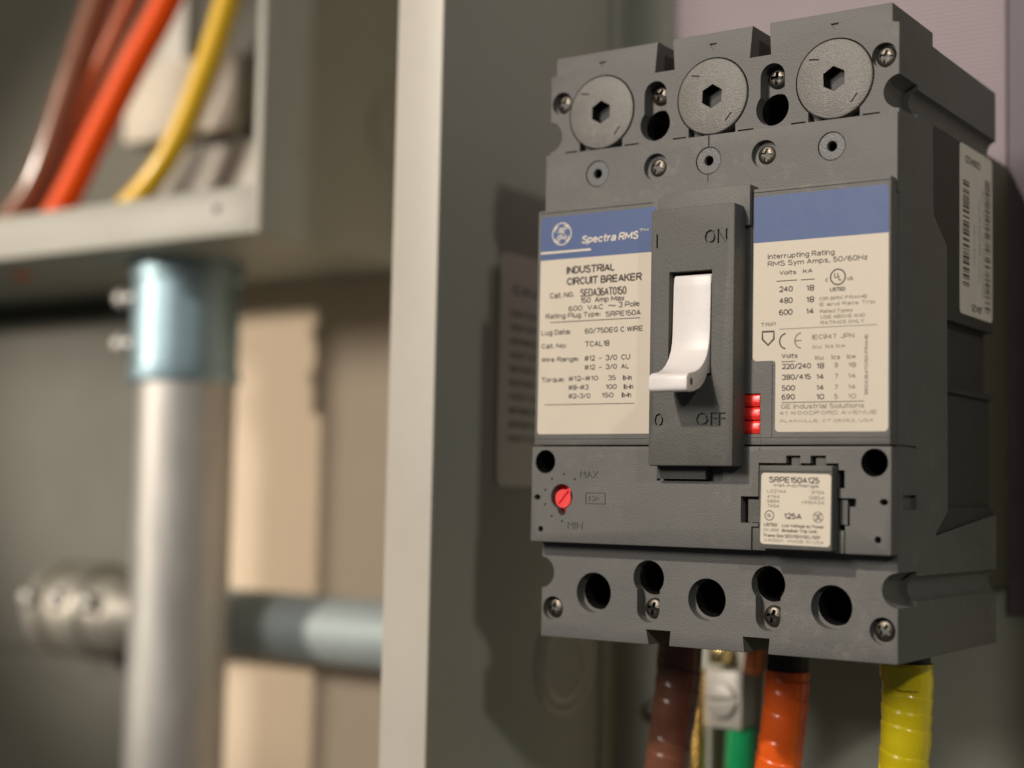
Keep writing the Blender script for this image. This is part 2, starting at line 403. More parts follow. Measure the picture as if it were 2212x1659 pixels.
# ---- housing
body = MB()
body.prism([(-52.2, -80.6), (52.2, -80.6), (52.2, 79.7), (50.4, 80.1), (50.4, 85), (-50.4, 85), (-50.4, 80.1), (-52.2, 79.7)], 0, 30, bev=0.35)
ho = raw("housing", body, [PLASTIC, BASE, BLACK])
rear = MB(); rear.prism([(-52.2, -80.4), (52.2, -80.4), (52.2, 79.6), (-52.2, 79.6)], 29, 79, bev=0.3); cut(ho, rear, True)
c = MB()
for (x0, x1, x2, x3) in ((-17.9, -11.7, -12.3, -17.0), (10.9, 17.1, 16.6, 11.8)):
    c.prism([(x0, 76.35), (x1, 76.35), (x2, 86), (x3, 86)], -1, 90)
for (x0, x1, x2, x3) in ((-18.2, -10.7, -11.2, -17.0), (10.5, 18.1, 17.6, 11.1)):
    c.prism([(x0, -76.5), (x1, -76.5), (x2, -82), (x3, -82)], -1, 90)
for sx in (-1, 1):
    for z in (62.0, -62.6):
        c.prism(circ(52.4*sx, z, 4.4, 32), -1, 13)
        c.prism(circ(53.0*sx, z, 3.3, 24), 12.9, 90)
cut(ho, c)
c = MB()                                                    # keyholes: a terminal well joined to a screw slot
for x in (-17.6, 17.6):
    a = math.degrees(math.asin(3.5/4.7))
    c.prism(arc(x, 61.9, 4.7, 90+a, 450-a, 28)+[(x+3.5, 70.5)]+arc(x, 70.5, 3.5, 0, 180, 12)+[(x-3.5, 66)], -1, 3.6)
    c.prism(circ(x, 61.9, 4.6, 32), 3.0, 42, mi=2)  # well walls coloured black, their shade put into the colour
    c.prism(arc(x, -62.7, 4.75, -90+a, 270-a, 28)+[(x-3.5, -71)]+arc(x, -71.2, 3.5, 180, 360, 12)+[(x+3.5, -67)], -1, 3.4)
    c.prism(circ(x, -62.7, 4.65, 32), 2.8, 42, mi=2)
cut(ho, c)
c = MB()
for x in (-34.9, 0, 34.9):
    c.prism(circ(x, 67.35, 10.75, 48), -1, 3.2)
    c.prism(circ(x, -67.55, 5.55, 36), -1, 3.0)
    c.prism(circ(x+0.25, -67.3, 5.0, 36), 2.9, 38, mi=2)  # deep bore blackened by colour, in place of shade
for x in (-48.2, 48.2):
    c.prism(circ(x, 71.6, 3.3, 28), -1, 1.8)
    c.prism(circ(x, -72.6, 3.35, 28), -1, 1.8)
cut(ho, c)
c = MB()
for x in (-34.9, 0, 34.9):                                  # pockets under each cap and slots along the strip
    c.box(x-7.2, x+6.9, -1, 2.6, 55.5, 60.2)
    c.box(x+7.6, x+12.2, -1, 1.8, 55.6, 57.25)
    c.box(x-12.0, x-7.9, -1, 1.8, 55.6, 57.25)
    c.prism([(x-1.2, 82.0), (x+1.2, 82.0), (x, 80.3)], -1, 0.55)
for x in (-35.0, -0.2, 34.9): c.prism(circ(x, 49.5, 1.4, 20), -1, 12, mi=2)
c.prism(circ(-48.0, -31.6, 3.25, 32), -1, 25, mi=2); c.prism(circ(48.2, -31.4, 3.45, 32), -1, 25, mi=2)  # black walls colour in the dark inside these holes
cut(ho, c)
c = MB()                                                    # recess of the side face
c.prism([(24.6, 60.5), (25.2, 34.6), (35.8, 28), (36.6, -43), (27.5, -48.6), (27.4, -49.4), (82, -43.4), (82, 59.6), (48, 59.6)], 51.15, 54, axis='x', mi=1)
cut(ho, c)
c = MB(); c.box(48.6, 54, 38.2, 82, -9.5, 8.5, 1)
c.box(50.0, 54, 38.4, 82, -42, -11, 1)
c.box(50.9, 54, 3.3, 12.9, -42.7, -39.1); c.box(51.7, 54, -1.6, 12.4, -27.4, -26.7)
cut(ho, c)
settle(ho, brk, 30)
for x in (-17.6, 17.6):                                     # brass terminals down in the wells
    for z in (61.0, -63.2):
        t = MB(); t.box(x-3, x+6.5, 13, 26, z-7, z-1.8, bev=0.6); finish("terminal", t, BRASS, brk)

# ---- front cover: strip, label field, lower field
fc = MB()
fc.box(-52.4, 52.4, -1.6, 0.5, 36, 56.5, bev=0.3)
fo = raw("front_cover", fc, [PLASTIC, BLACK])
c = MB(); c.box(-52.4, 52.0, -5.0, 0.4, -27.0, 39.7, bev=0.45); cut(fo, c, True)
c = MB(); c.box(-12.9, 14.6, -6.6, 0.3, 30, 40.9, bev=0.4); cut(fo, c, True)
c = MB(); c.box(-52.7, 52.5, -5.6, 0.2, -54.0, -27.35, bev=0.5); cut(fo, c, True)
c = MB()
for x in (-35.0, -0.2, 34.9):
    c.prism(circ(x, 49.5, 3.8, 32), -4, -0.6); c.prism(circ(x, 49.5, 1.4, 20), -0.8, 1)
for x in (-16.3, 16.2): c.prism(circ(x, 49.5, 3.75, 32), -4, 0.2)
c.box(-0.35, 0.1, -4, -1.1, 53.2, 57.5); c.box(-0.4, -0.1, -4, -1.35, 43.6, 45.8)
cut(fo, c)
c = MB()
c.prism(circ(-48.0, -31.6, 3.3, 32), -8, 1, mi=1); c.prism(circ(48.2, -31.4, 3.5, 32), -8, 1, mi=1)  # hole walls through the cover coloured black for shade
c.prism([(-50.5+1.05*math.cos(2*PI*k/20), -41.55+0.8*math.sin(2*PI*k/20)) for k in range(20)], -8, -2)
c.prism([(50.6+1.1*math.cos(2*PI*k/20), -41.0+0.8*math.sin(2*PI*k/20)) for k in range(20)], -8, -2)
c.prism(circ(-49.2, -50.4, 0.85, 20), -8, -2); c.prism(circ(49.1, -50.2, 0.9, 20), -8, -2)
c.prism(arc(-42.4, -41.3, 3.55, -65, 245, 30)+[(-43.2, -46.0), (-42.6, -46.5), (-41.6, -46.4), (-41.0, -45.8)], -8, -1.6)
for (x, z) in ((-41.8, -35.1), (-45.7, -36.4), (-38.2, -36.4), (-47.8, -39.5), (-47.9, -43.5), (-45.6, -46.8), (-42.1, -48.1)):
    c.prism(circ(x, z, 0.33, 12), -8, -5.1)
c.box(12.0, 17.3, -8, -2.4, -24.2, -13.7)
cut(fo, c)
c = MB()                                                    # socket of the rating plug
c.prism([(17.2, -31.6), (24.8, -31.6), (24.8, -29.7), (28.7, -29.7), (28.7, -31.6), (31.4, -31.6), (31.4, -29.7), (35.6, -29.7), (35.6, -31.6),
         (38.9, -31.6), (38.9, -33.3), (40.5, -33.3), (40.5, -37.8), (38.9, -37.8), (38.9, -40.2), (43.5, -40.2), (43.5, -42.3), (41.9, -42.3), (41.9, -47.0),
         (40.7, -47.0), (40.7, -55), (15.3, -55), (15.3, -47.9), (17.2, -47.9), (17.2, -47.0), (12.3, -47.0), (12.3, -40.2), (17.2, -40.2)], -8, -2.0)
c.box(-12.4, 7.0, -8, -4.2, -36.5, -31)
cut(fo, c)
c = MB()                                                    # fine mould lines round the label fields
c.box(14.6, 51.6, -6, -4.75, 38.55, 38.75); c.box(-51.7, -15.2, -6, -4.75, 38.75, 38.95)
c.box(-52.0, -12, -6, -4.8, -25.4, -25.2); c.box(14.0, 51.7, -6, -4.8, -25.3, -25.1)
c.box(14.55, 14.72, -6, -4.8, -5, 38.5); c.box(20.45, 20.6, -6, -4.8, -25, -6.2)
c.box(17.45, 17.6, -6.5, -4.9, -28.6, -24.2)
for (x0, x1, z0, z1) in ((-34.6, -28.2, -40.3, -40.05), (-34.6, -28.2, -43.25, -43.0), (-34.6, -34.35, -43.0, -40.3), (-28.45, -28.2, -43.0, -40.3),
                         (-33.4, -33.15, -42.4, -40.9)):
    c.box(x0, x1, -7, -5.35, z0, z1)
c.prism([(-32.4, -40.9), (-30.0, -41.55), (-30.0, -41.8), (-32.4, -42.45), (-32.4, -42.15), (-30.9, -41.68), (-32.4, -41.2)], -7, -5.35)
cut(fo, c)

def engrave(o, items, y0, y1, ofs=-0.004):
    """letters cut into a face"""
    for s, x0, x1, z, h in items:
        cu = bpy.data.curves.new("t", 'FONT'); cu.body = s; cu.size = 1; cu.resolution_u = 2; cu.offset = ofs
        ob = bpy.data.objects.new("t", cu); COL.objects.link(ob)
        vs, fs = glyphs(s, ofs)
        a0, a1 = min(p[0] for p in vs), max(p[0] for p in vs)
        k = h/CAPH; kx = (x1-x0)/(a1-a0)
        cu.extrude = 0.5
        dg = bpy.context.evaluated_depsgraph_get(); e = ob.evaluated_get(dg); me = e.to_mesh()
        mb = MB(); mb.bm.from_mesh(me); e.to_mesh_clear()
        bmesh.ops.remove_doubles(mb.bm, verts=mb.bm.verts, dist=1e-5)
        for v in mb.bm.verts:
            q = v.co.copy()
            v.co = Vector((x0+(q.x-a0)*kx, y0 if q.z > 0 else y1, z+q.y*k))
        bmesh.ops.recalc_face_normals(mb.bm, faces=mb.bm.faces)
        bpy.data.objects.remove(ob); bpy.data.curves.remove(cu)
        cut(o, mb)
engrave(fo, [("MAX", -36.4, -30.5, -36.1, 1.95), ("MIN", -40.2, -35.4, -50.2, 1.95)], -7, -5.35)
settle(fo, brk, 30)

# ---- lug caps with hexagon sockets
for i, x in enumerate((-34.9, 0.0, 34.9)):
    m = MB(); m.lathe([(10.3, 3.0), (10.35, -0.15), (10.2, -0.35), (9.9, -0.45)], (0, 0), n=64)
    o = raw("lug_cap", m, [LUGCAP, BLACK])
    c = MB(); c.prism(circ(0, 0, 3.35, 6, PI/2), -2, 2.8, mi=1)  # socket walls coloured black to hold the shade inside
    for a in (132, -48):
        ca = math.radians(a); px, pz = 7.9*math.cos(ca), 7.9*math.sin(ca)
        d = math.radians(-8 if a > 0 else 52)
        dx, dz = math.cos(d), math.sin(d)
        c.prism([(px-dx*1.4-dz*.2, pz-dz*1.4+dx*.2), (px+dx*1.4-dz*.2, pz+dz*1.4+dx*.2), (px+dx*1.4+dz*.2, pz+dz*1.4-dx*.2), (px-dx*1.4+dz*.2, pz-dz*1.4-dx*.2)], -2, 0.1)
    cut(o, c)
    o.data.transform(Matrix.Rotation(math.radians((0, 3, -2)[i]), 4, 'Y'))
    o.data.transform(Matrix.Translation(Vector((x, 0, 67.35))))
    settle(o, brk, 30, origin=(x, 0, 67.35))

# ---- small ring inserts
for x in (-35.0, -0.2, 34.9):
    m = MB()
    m.lathe([(3.62, 0.0), (3.62, -1.25), (3.45, -1.4), (1.5, -1.4), (1.3, -1.2), (1.3, 0.0)], (x, 49.5), n=36, cap=False)
    finish("ring_insert", m, [INSERT, BLACK], brk, origin=(x, 0, 49.5))

# ---- cross head screws: one mesh, ten copies
m = MB(); m.lathe([(2.85, 0.9), (2.85, 0.5), (2.7, 0.15), (2.2, -0.25), (1.4, -0.5), (0.6, -0.58)], (0, 0), n=36)
so = raw("screw", m, [STEEL, BLACK])
c = MB(); b, a = 0.46, 1.75
c.prism([(-b, -a), (b, -a), (b, -b*1.6), (b*1.6, -b), (a, -b), (a, b), (b*1.6, b), (b, b*1.6), (b, a), (-b, a), (-b, b*1.6), (-b*1.6, b), (-a, b), (-a, -b), (-b*1.6, -b), (-b, -b*1.6)], -2, 0.5, mi=1)  # cross recess coloured black, shade put into the colour
cut(so, c)
sm = so.data; sm.transform(Matrix.Scale(S, 4)); sm.polygons.foreach_set("use_smooth", [True]*len(sm.polygons)); sm.set_sharp_from_angle(angle=math.radians(35))
sites = [(-48.2, 1.6, 71.6, 20), (48.2, 1.6, 71.6, 10), (-17.6, 3.1, 70.6, 30), (17.6, 3.1, 70.6, 6), (-16.3, 0.0, 49.5, 25), (16.2, 0.0, 49.5, 8),
         (-48.2, 1.4, -72.6, 5), (48.2, 1.4, -72.6, 35), (-17.4, 2.9, -71.0, 12), (17.8, 2.9, -71.0, 15)]
for i, (x, y, z, a) in enumerate(sites):
    o = so if i == 0 else so.copy()
    if i: COL.objects.link(o)
    o.parent = brk; o.location = Vector((x, y, z))*S-brk.location
    o.rotation_euler = (0, math.radians(a), 0)

# ---- toggle plate with engraved words
m = MB(); m.box(-11.7, 12.9, -12.0, -4.6, -32.7, 35.3, bev=0.55)
tp = raw("toggle_plate", m, [PLASTIC_D])
c = MB(); c.box(-6.0, 6.6, -14, -5.5, -9.3, 18.3); cut(tp, c)
engrave(tp, [("ON", 4.3, 10.9, 25.0, 3.6), ("OFF", 2.4, 10.9, -22.3, 3.3), ("I", -10.0, -9.5, 25.0, 3.6), ("O", -9.8, -7.1, -22.4, 3.4)], -13, -11.4, 0.014)
settle(tp, brk, 30)
m = MB(); m.box(-11.4, 3.0, -7.4, -4.0, -36.0, -32.2, bev=0.2)
finish("toggle_skirt", m, PLASTIC_D, brk)
# ---- handle
m = MB()
prof = [(-10.4, 17.45), (-11.1, 16.9), (-11.35, 14.5), (-11.5, 8), (-11.65, 2), (-11.9, -0.4), (-12.5, -2.6), (-13.6, -4.7), (-15.2, -6.5), (-17.2, -7.9), (-19.6, -8.8), (-22.6, -9.35),
        (-23.5, -9.75), (-23.95, -10.6), (-24.1, -13.2), (-23.8, -13.95), (-23.0, -14.3), (-20, -14.0), (-16.8, -13.0), (-14.2, -11.2), (-12.6, -8.9), (-6, -8.6), (-6, 17.45)]
m.prism(prof, -5.1, 6.0, axis='x', bev=0.42)
th = raw("toggle_handle", m, [WHITE, INK_F])
c = MB(); c.prism([(-21.6+0.75*math.cos(2*PI*k/16), -11.6+1.0*math.sin(2*PI*k/16)) for k in range(16)], 5.4, 7, axis='x', mi=1); cut(th, c)
settle(th, brk, 40)
# ---- red trip button, red dial
m = MB()
m.box(12.2, 17.2, -3.2, -1.0, -24.1, -13.8)
for z in (-15.4, -18.9, -22.4):
    m.prism([(-3.2, z-1.74), (-4.5, z-1.66), (-4.9, z-0.6), (-4.75, z+1.0), (-4.3, z+1.6), (-3.2, z+1.74)], 12.3, 17.1, axis='x', bev=0.15)
finish("trip_button", m, RED, brk)
m = MB()
m.prism(arc(-42.4, -41.3, 3.5, -65, 245, 30)+[(-43.2, -45.9), (-42.6, -46.4), (-41.6, -46.3), (-41.1, -45.7)], -2.2, -1.0, mi=0)
dial = raw("adjustment_dial", m, [RED, RED_D])
c = MB(); c.prism(arc(-42.2, -41.8, 2.55, 68, 382, 28)+[(-39.75, -39.6), (-39.6, -38.9), (-40.3, -38.9)], -5.2, -2.1)
k = MB(); k.prism([(-43.75, -43.1), (-43.35, -43.5), (-40.2, -39.9), (-40.6, -39.5)], -6, -4.5)
kn = raw("dial_knob", c, [RED_D]); cut(kn, k)
settle(dial, brk); settle(kn, dial)

# ---- printed labels
m = MB()
Y1 = -5.02
m.prism(rrect(-51.3, -14.2, -23.9, 37.7, 0.9), Y1, -4.9, mi=0)
P = Print(m, FRONT(Y1))
P.poly([(-51.3, 25.4), (-14.2, 25.4), (-14.2, 37.7)]+arc(-50.4, 36.8, 0.9, 90, 180, 5), 1, 0.02)
P.rect(-51.3, -34.6, 27.2, 27.8, 3, 0.05)
def lift_all(P, L): P.lift = L
class Up(Print):
    def text(self, *a, **k): k.setdefault('lift', 0.05); super().text(*a, **k)
    def stroke(self, *a, **k): k.setdefault('lift', 0.05); super().stroke(*a, **k)
U = Up(m, FRONT(Y1))
U.monogram(-44.3, 32.6, 3.25, 3)
U.text("Spectra RMS", -37.8, -19.6, 29.35, 2.15, 3, bold=0.018, shear=0.22)
U.text("TM", -19.2, -16.4, 31.2, 0.8, 3)
P.text("INDUSTRIAL", -42.5, -26.7, 21.0, 2.2, bold=0.03)
P.text("CIRCUIT BREAKER", -42.4, -18.2, 17.8, 2.2, bold=0.03)
P.text("Cat. NO.", -48.0, -39.9, 14.4, 1.6, bold=0.02)
P.text("SEDA36AT0150", -37.9, -23.0, 14.3, 2.25, bold=0.012)
P.text("150  Amp Max", -37.7, -23.6, 12.55, 1.55)
P.text("600  VAC", -41.6, -30.3, 10.5, 1.45)
P.text("~", -28.8, -26.1, 10.6, 1.6, bold=0.02)
P.text("3 Pole", -25.4, -18.8, 10.75, 1.55)
P.text("Rating Plug Type:", -49.2, -31.2, 8.65, 1.4)
P.text("SRPE150A", -29.5, -18.4, 8.35, 1.5)
P.rect(-47.6, -18.6, 7.48, 7.72)
P.text("Lug Data:", -50.6, -40.9, 4.05, 1.45); P.text("60/75DEG C WIRE", -36.1, -17.6, 3.95, 1.5)
P.text("Cat. No:", -50.5, -42.2, 0.25, 1.4); P.text("TCAL18", -36.0, -28.1, 0.25, 1.6)
P.text("Wire Range:", -50.4, -38.0, -3.6, 1.35)
P.text("#12  -  3/0  CU", -36.1, -21.5, -3.7, 1.5); P.text("#12  -  3/0  AL", -36.0, -21.7, -6.15, 1.4)
P.text("Torque:", -50.2, -42.6, -9.25, 1.35)
P.text("#12-#10", -41.2, -31.6, -9.15, 1.35); P.text("35", -28.4, -25.9, -9.2, 1.35); P.text("lb-in", -23.7, -20.9, -9.3, 1.4)
P.text("#8-#3", -41.2, -34.6, -11.6, 1.35); P.text("100", -29.1, -25.6, -11.65, 1.35); P.text("lb-in", -23.4, -20.4, -11.75, 1.4)
P.text("#2-3/0", -41.1, -34.0, -14.0, 1.35); P.text("150", -30.3, -26.6, -13.95, 1.35); P.text("lb-in", -24.0, -21.0, -14.0, 1.4)
P.rect(-49.0, -19.9, -15.75, -15.55)
lb = finish("label", m, [PAPER, BLUE, INK, PAPER_W], brk, 0)
lb["label"] = "cream label with blue header beside the toggle, naming the circuit breaker type"

m = MB()
def out2(x0, x1, z0, z1): pass
lab2 = (arc(50.3, -22.6, 1.1, -90, 0, 5)+arc(50.3, 36.4, 1.1, 0, 90, 5)+arc(16.1, 36.4, 1.1, 90, 180, 5)+arc(16.1, -4.3, 1.1, 180, 270, 5)
        +arc(20.5, -6.3, 0.9, 90, 0, 4)+arc(22.5, -22.6, 1.1, 180, 270, 5))
m.prism(lab2, Y1, -4.9, mi=0)
P = Print(m, FRONT(Y1))
P.poly([(15.0, 25.4), (51.4, 25.4)]+arc(50.3, 36.4, 1.1, 0, 90, 5)+arc(16.1, 36.4, 1.1, 90, 180, 5), 1, 0.02)
P.text("Interrupting Rating", 19.0, 37.3, 20.9, 1.35, bold=0.01)
P.text("RMS Sym Amps, 50/60Hz", 19.0, 46.0, 19.0, 1.35, bold=0.01)
P.text("Volts", 22.3, 26.9, 16.6, 1.15); P.text("kA", 28.8, 31.4, 16.65, 1.15)
P.rect(21.5, 27.2, 14.93, 15.17); P.rect(28.2, 32.0, 14.88, 15.12)
for a, b, z in (("240", "18", 12.15), ("480", "18", 9.2), ("600", "14", 6.2)):
    P.text(a, 22.3, 26.0, z, 1.5); P.text(b, 29.7, 31.9, z-0.1, 1.5)
P.ring(38.2, 15.15, 1.95, 0.36); P.text("U", 37.2, 38.3, 14.8, 1.35, bold=0.02); P.text("L", 38.35, 39.3, 14.2, 1.3, bold=0.02)
P.text("C", 34.85, 35.6, 14.05, 0.9, bold=0.02); P.text("US", 40.7, 42.2, 14.1, 0.9, bold=0.02); P.text("LISTED", 36.1, 40.2, 11.55, 1.0, bold=0.03)
for s, u0, u1, z in (("CIR BRK FRAME", 33.2, 46.0, 9.4), ("E and Rate Trip", 33.4, 48.0, 7.95), ("Rated Types", 33.4, 42.1, 6.2), ("USE ABOVE AND", 33.6, 45.4, 4.75), ("RATINGS ONLY", 33.6, 45.2, 3.3)):
    P.text(s, u0, u1, z, 0.9, 4, bold=0.02)
P.text("TRIP", 17.2, 21.4, 3.45, 1.0, bold=0.0)
P.stroke([(17.7, 2.15), (20.9, 2.15), (20.9, 0.2), (19.3, -1.35), (17.7, 0.2)], 0.55, closed=True)
P.rect(22.4, 48.5, 2.55, 2.75, 4)
P.stroke(arc(24.5, -0.5, 2.0, 100, 260, 14), 0.38); P.stroke(arc(28.7, -0.5, 2.0, 100, 260, 14), 0.38, 4); P.rect(26.8, 28.5, -0.68, -0.32, 4)
P.text("IEC947  JPN", 31.4, 42.6, -0.4, 1.25, 4); P.text("Icu  Ics Icw", 31.6, 40.2, -2.7, 1.0, 4)
m2 = lambda u, v, h: (45.2+1.2-(v), Y1-h, u)
V = Print(m, lambda u, v, h: (45.9-v, Y1-h, u)); V.text("SEDA36AT0150 FRAME", -14.7, 0.4, -0.3, 0.9, 4, bold=0.03)
P.text("Volts", 23.1, 27.5, -4.9, 1.2); P.rect(23.1, 26.8, -5.85, -5.65)
for x, s in ((32.2, "Icu"), (36.6, "Ics"), (40.7, "Icw")): P.text(s, x, x+2.3, -5.6, 1.2, 4, bold=0.03)
for s, a, b, c3, z in (("220/240", "18", "9", "18", -7.7), ("380/415", "14", "7", "14", -10.45), ("500", "14", "7", "14", -13.2), ("690", "10", "5", "10", -15.5)):
    P.text(s, 23.2, 31.1 if len(s) > 3 else 26.8, z, 1.4); P.text(a, 32.6, 34.7, z-0.1, 1.4)
    P.text(b, 37.4, 38.4, z-0.05, 1.3, 4); P.text(c3, 41.0, 43.1, z, 1.2, 4)
P.rect(23.2, 45.3, -16.3, -16.12)
P.text("GE Industrial Solutions", 23.0, 45.2, -17.85, 1.25, 4, bold=0.016)
P.text("41 WOODFORD AVENUE", 22.6, 48.5, -19.4, 0.95, 4, bold=0.012)
P.text("PLAINVILLE, CT 06062, USA", 22.8, 47.6, -21.3, 0.75, 4, bold=0.01)
lb = finish("label", m, [PAPER, BLUE, INK, PAPER_W, INK_F], brk, 0)
lb["label"] = "cream ratings label with blue header and a stepped lower corner"

# ---- rating plug with its own sticker
rp = MB(); rp.box(18.9, 38.6, -8.9, -2.2, -53.3, -32.3, bev=0.3)
po = raw("rating_plug", rp, [PLASTIC_D])
c = MB(); c.box(15.6, 40.4, -5.5, -2.1, -53.9, -48.2, bev=0.2); cut(po, c, True)
c = MB(); c.box(25.9, 28.4, -4.6, -2.1, -33, -30.2); c.box(32.5, 35.2, -4.6, -2.1, -33, -30.2); c.box(39.0, 41.0, -4.8, -2.1, -46.8, -40.6); c.box(13.9, 20, -4.4, -2.1, -46.8, -40.9)
cut(po, c, True)
c = MB(); c.box(19, 38.6, -10, -8.65, -33.95, -33.75); cut(po, c)
settle(po, brk)
m = MB(); YP = -8.93
tilt = math.radians(-0.7)
m.prism([((x-28.9)*math.cos(tilt)-(z+43.2)*math.sin(tilt)+28.9, (x-28.9)*math.sin(tilt)+(z+43.2)*math.cos(tilt)-43.2) for x, z in rrect(19.5, 38.25, -52.2, -34.3, 0.9)], YP, -8.8)
P = Print(m, lambda u, v, h: ((u-28.9)*math.cos(tilt)-(v+43.2)*math.sin(tilt)+28.9, YP-h, (u-28.9)*math.sin(tilt)+(v+43.2)*math.cos(tilt)-43.2))
P.text("SRPE150A125", 21.6, 35.2, -36.7, 1.5, 1, bold=0.02)
P.text("Inst.Adj.Range", 23.0, 35.0, -37.7, 0.75, 1, bold=0.01)
for i, (a, b) in enumerate((("LO374A", "979A"), ("474A", "1285A"), ("589A", "HI1640A"), ("745A", ""))):
    z = -39.3-[0, 1.35, 2.5, 3.7][i]
    P.text(a, 21.2, 21.2+0.85*len(a), z, 0.85, 2, bold=0.015)
    if b: P.text(b, 36.6-0.85*len(b), 36.6, z, 0.85, 2, bold=0.015)
P.ring(21.9, -45.0, 1.2, 0.22, 1); P.text("UL", 21.3, 22.5, -45.4, 0.85, 1, bold=0.02)
P.text("125A", 25.9, 30.6, -45.7, 1.45, 1, bold=0.02)
P.monogram(35.0, -45.0, 1.35, 1)
P.text("LISTED", 20.5, 24.1, -47.7, 0.8, 1, bold=0.03); P.text("DY-2909", 20.5, 24.5, -49.0, 0.75, 2, bold=0.01)
P.text("Low Voltage ac Power", 25.4, 36.6, -47.75, 0.8, 1, bold=0.015); P.text("Breaker Trip Unit.", 25.4, 34.9, -49.0, 0.8, 1, bold=0.02)
P.text("Frame Size SED/SEH/SEL/SEP", 20.5, 35.7, -50.4, 0.8, 1, bold=0.015)
P.text("VA0501   MADE IN USA", 20.5, 36.6, -51.6, 0.8, 2, bold=0.012)
finish("label", m, [PAPER_W, INK, INK_F], po, 0)

# ---- side label with bar codes (upside down)
m = MB(); XL = 51.28
m.prism(rrect(49.4, 81.4-3, 11.5, 59.3, 1.4), 51.1, XL, axis='x')
P = Print(m, lambda u, v, h: (XL+h, u, v))
rnd = random.Random(3)
def bars(y0, y1, z0, z1):
    z = z0
    while z < z1:
        t = rnd.choice((0.28, 0.28, 0.5, 0.75)); P.rect(y0, y1, z, min(z+t, z1), 1)
        z += t+rnd.choice((0.3, 0.3, 0.55, 0.9))
bars(52.0, 57.5, 19.5, 49.5); bars(71.5, 76.5, 14.0, 52.5)
FL = Print(m, lambda u, v, h: (XL+h, -u, -v))
FL.text("52084523", -67.5, -54.0, -56.4, 2.0, 1, bold=0.02)
FL.text("J8425", -69.0, -59.5, -15.0, 2.0, 1, bold=0.02)
VT = Print(m, lambda u, v, h: (XL+h, v, u))
VT.text("SEDA36AT0150  1 EA  DATE CODE", 18, 49, 69.2, 0.9, 1, bold=0.01); VT.text("CIRCUIT BREAKER 3P 150A", 22, 46, 66.0, 0.9, 1, bold=0.01)
VT.text("MADE IN USA", 26, 38, 61.5, 0.9, 1, bold=0.0)
lb = finish("label", m, [PAPER_D, INK], brk, 0)
lb["label"] = "dim barcode label on the breaker's flank"

# =================================================================== CABLES BELOW THE BREAKER
def taped(name, pts, R, pitch, m, label, black_top, seed, slant=1.0):
    t = thing(name, pts[-1], label, "cable", "taped power cables leaving the breaker")
    rn = random.Random(seed); ph = rn.random()
    jit = [rn.uniform(-0.18, 0.18) for _ in range(60)]
    def rad(d, a):
        u = d/pitch+slant*a/(2*PI)+ph+0.22*math.sin(d*0.31+seed)+0.10*math.sin(d*0.83+2*seed)+0.05*math.sin(3*a+d*0.5)
        f = u-math.floor(u+jit[int(u) % 60]*0.0)
        return R+0.10*math.sin(2*a+d*0.11+seed)+0.36*(1-f)-0.12*math.exp(-((f-0.02)/0.05)**2)
    mb = MB(); mb.tube(pts, rad, n=40, sub=40)
    finish("tape", mb, m, t, 50)
    mb = MB(); p0, p1 = Vector(pts[0]), Vector(pts[1]); d = (p0-p1).normalized()
    mb.tube([p0-d*1.0, p0+d*black_top], R-0.45, n=28); finish("insulation", mb, BLACK, t)
    return t
taped("power_cable", [(-34.4, 50, -83), (-34.9, 50, -95), (-36.6, 50, -108), (-39, 50, -124), (-42.5, 50, -150), (-47, 52, -185)], 6.5, 7.4, BROWN, "brown taped cable, the darkest of three hanging under the breaker", 14, 2)
taped("power_cable", [(0.6, 50, -90.0), (0.2, 50, -100), (-1.0, 50, -110), (-2.6, 50, -122), (-5.2, 50, -150), (-8, 52, -185)], 6.4, 6.3, ORANGE, "orange taped cable hanging under the middle pole of the breaker", 20, 5)
tt = taped("power_cable", [(36.4, 50, -85.0), (36.3, 50, -96), (35.9, 50, -106), (35.1, 50, -117), (34.0, 50, -150), (33, 52, -185)], 6.7, 5.6, YELLOW, "yellow taped cable with a loose tape end, hanging under the breaker", 16, 9)
# loose pointed tape end on the yellow cable
mb = MB(); vs = []; fs = []
for j in range(7):
    for i in range(13):
        a = math.radians(-158+i*9.5); zz = -85.6-j*1.05*(0.35+0.65*min(1, (i+1)/9))
        r = 7.5+0.5*max(0, (i-7)/5)
        vs.append((36.3+r*math.cos(a), 50+r*math.sin(a), zz))
for j in range(6):
    for i in range(12): fs.append((j*13+i, j*13+i+1, (j+1)*13+i+1, (j+1)*13+i))
mb.faces(vs, fs); finish("tape_end", mb, YELLOW, tt, 60)

# =================================================================== ENCLOSURE AROUND THE BREAKER
enc = thing("electrical_enclosure", (-100, 122, -300), "open grey steel enclosure holding the circuit breaker, with a pale front edge", "enclosure")
m = MB(); m.box(-101.5, -100, 11.8, 122, -320, 320); finish("side_wall", m, PAINT, enc)
m = MB(); m.box(150, 151.5, 11.8, 122, -320, 320); finish("side_wall", m, PAINT, enc)
m = MB(); m.prism([(149.9, 10.2), (168, 10.2), (168, 26), (166.4, 26), (166.4, 11.75), (149.9, 11.75)], -320, 320, axis='z', bev=0.45); finish("front_flange", m, PAINT_L, enc)
m = MB(); m.prism([(-118, 10.2), (-99.9, 10.2), (-99.9, 11.75), (-116.4, 11.75), (-116.4, 26), (-118, 26)], -320, 320, axis='z', bev=0.45); finish("front_flange", m, PAINT_L, enc)
m = MB(); m.box(-101.5, 151.5, 122, 123.5, -320, 320)
m.box(-99.9, -98.4, 112, 121.9, -320, 320, bev=0.4); finish("back_panel", m, PAINT, enc)
m = MB(); m.box(43.6, 120, 120.0, 121.7, -75, 320, bev=0.3); finish("border_strip", m, MAUVE_D, enc)  # darker strip covering the back panel's right border
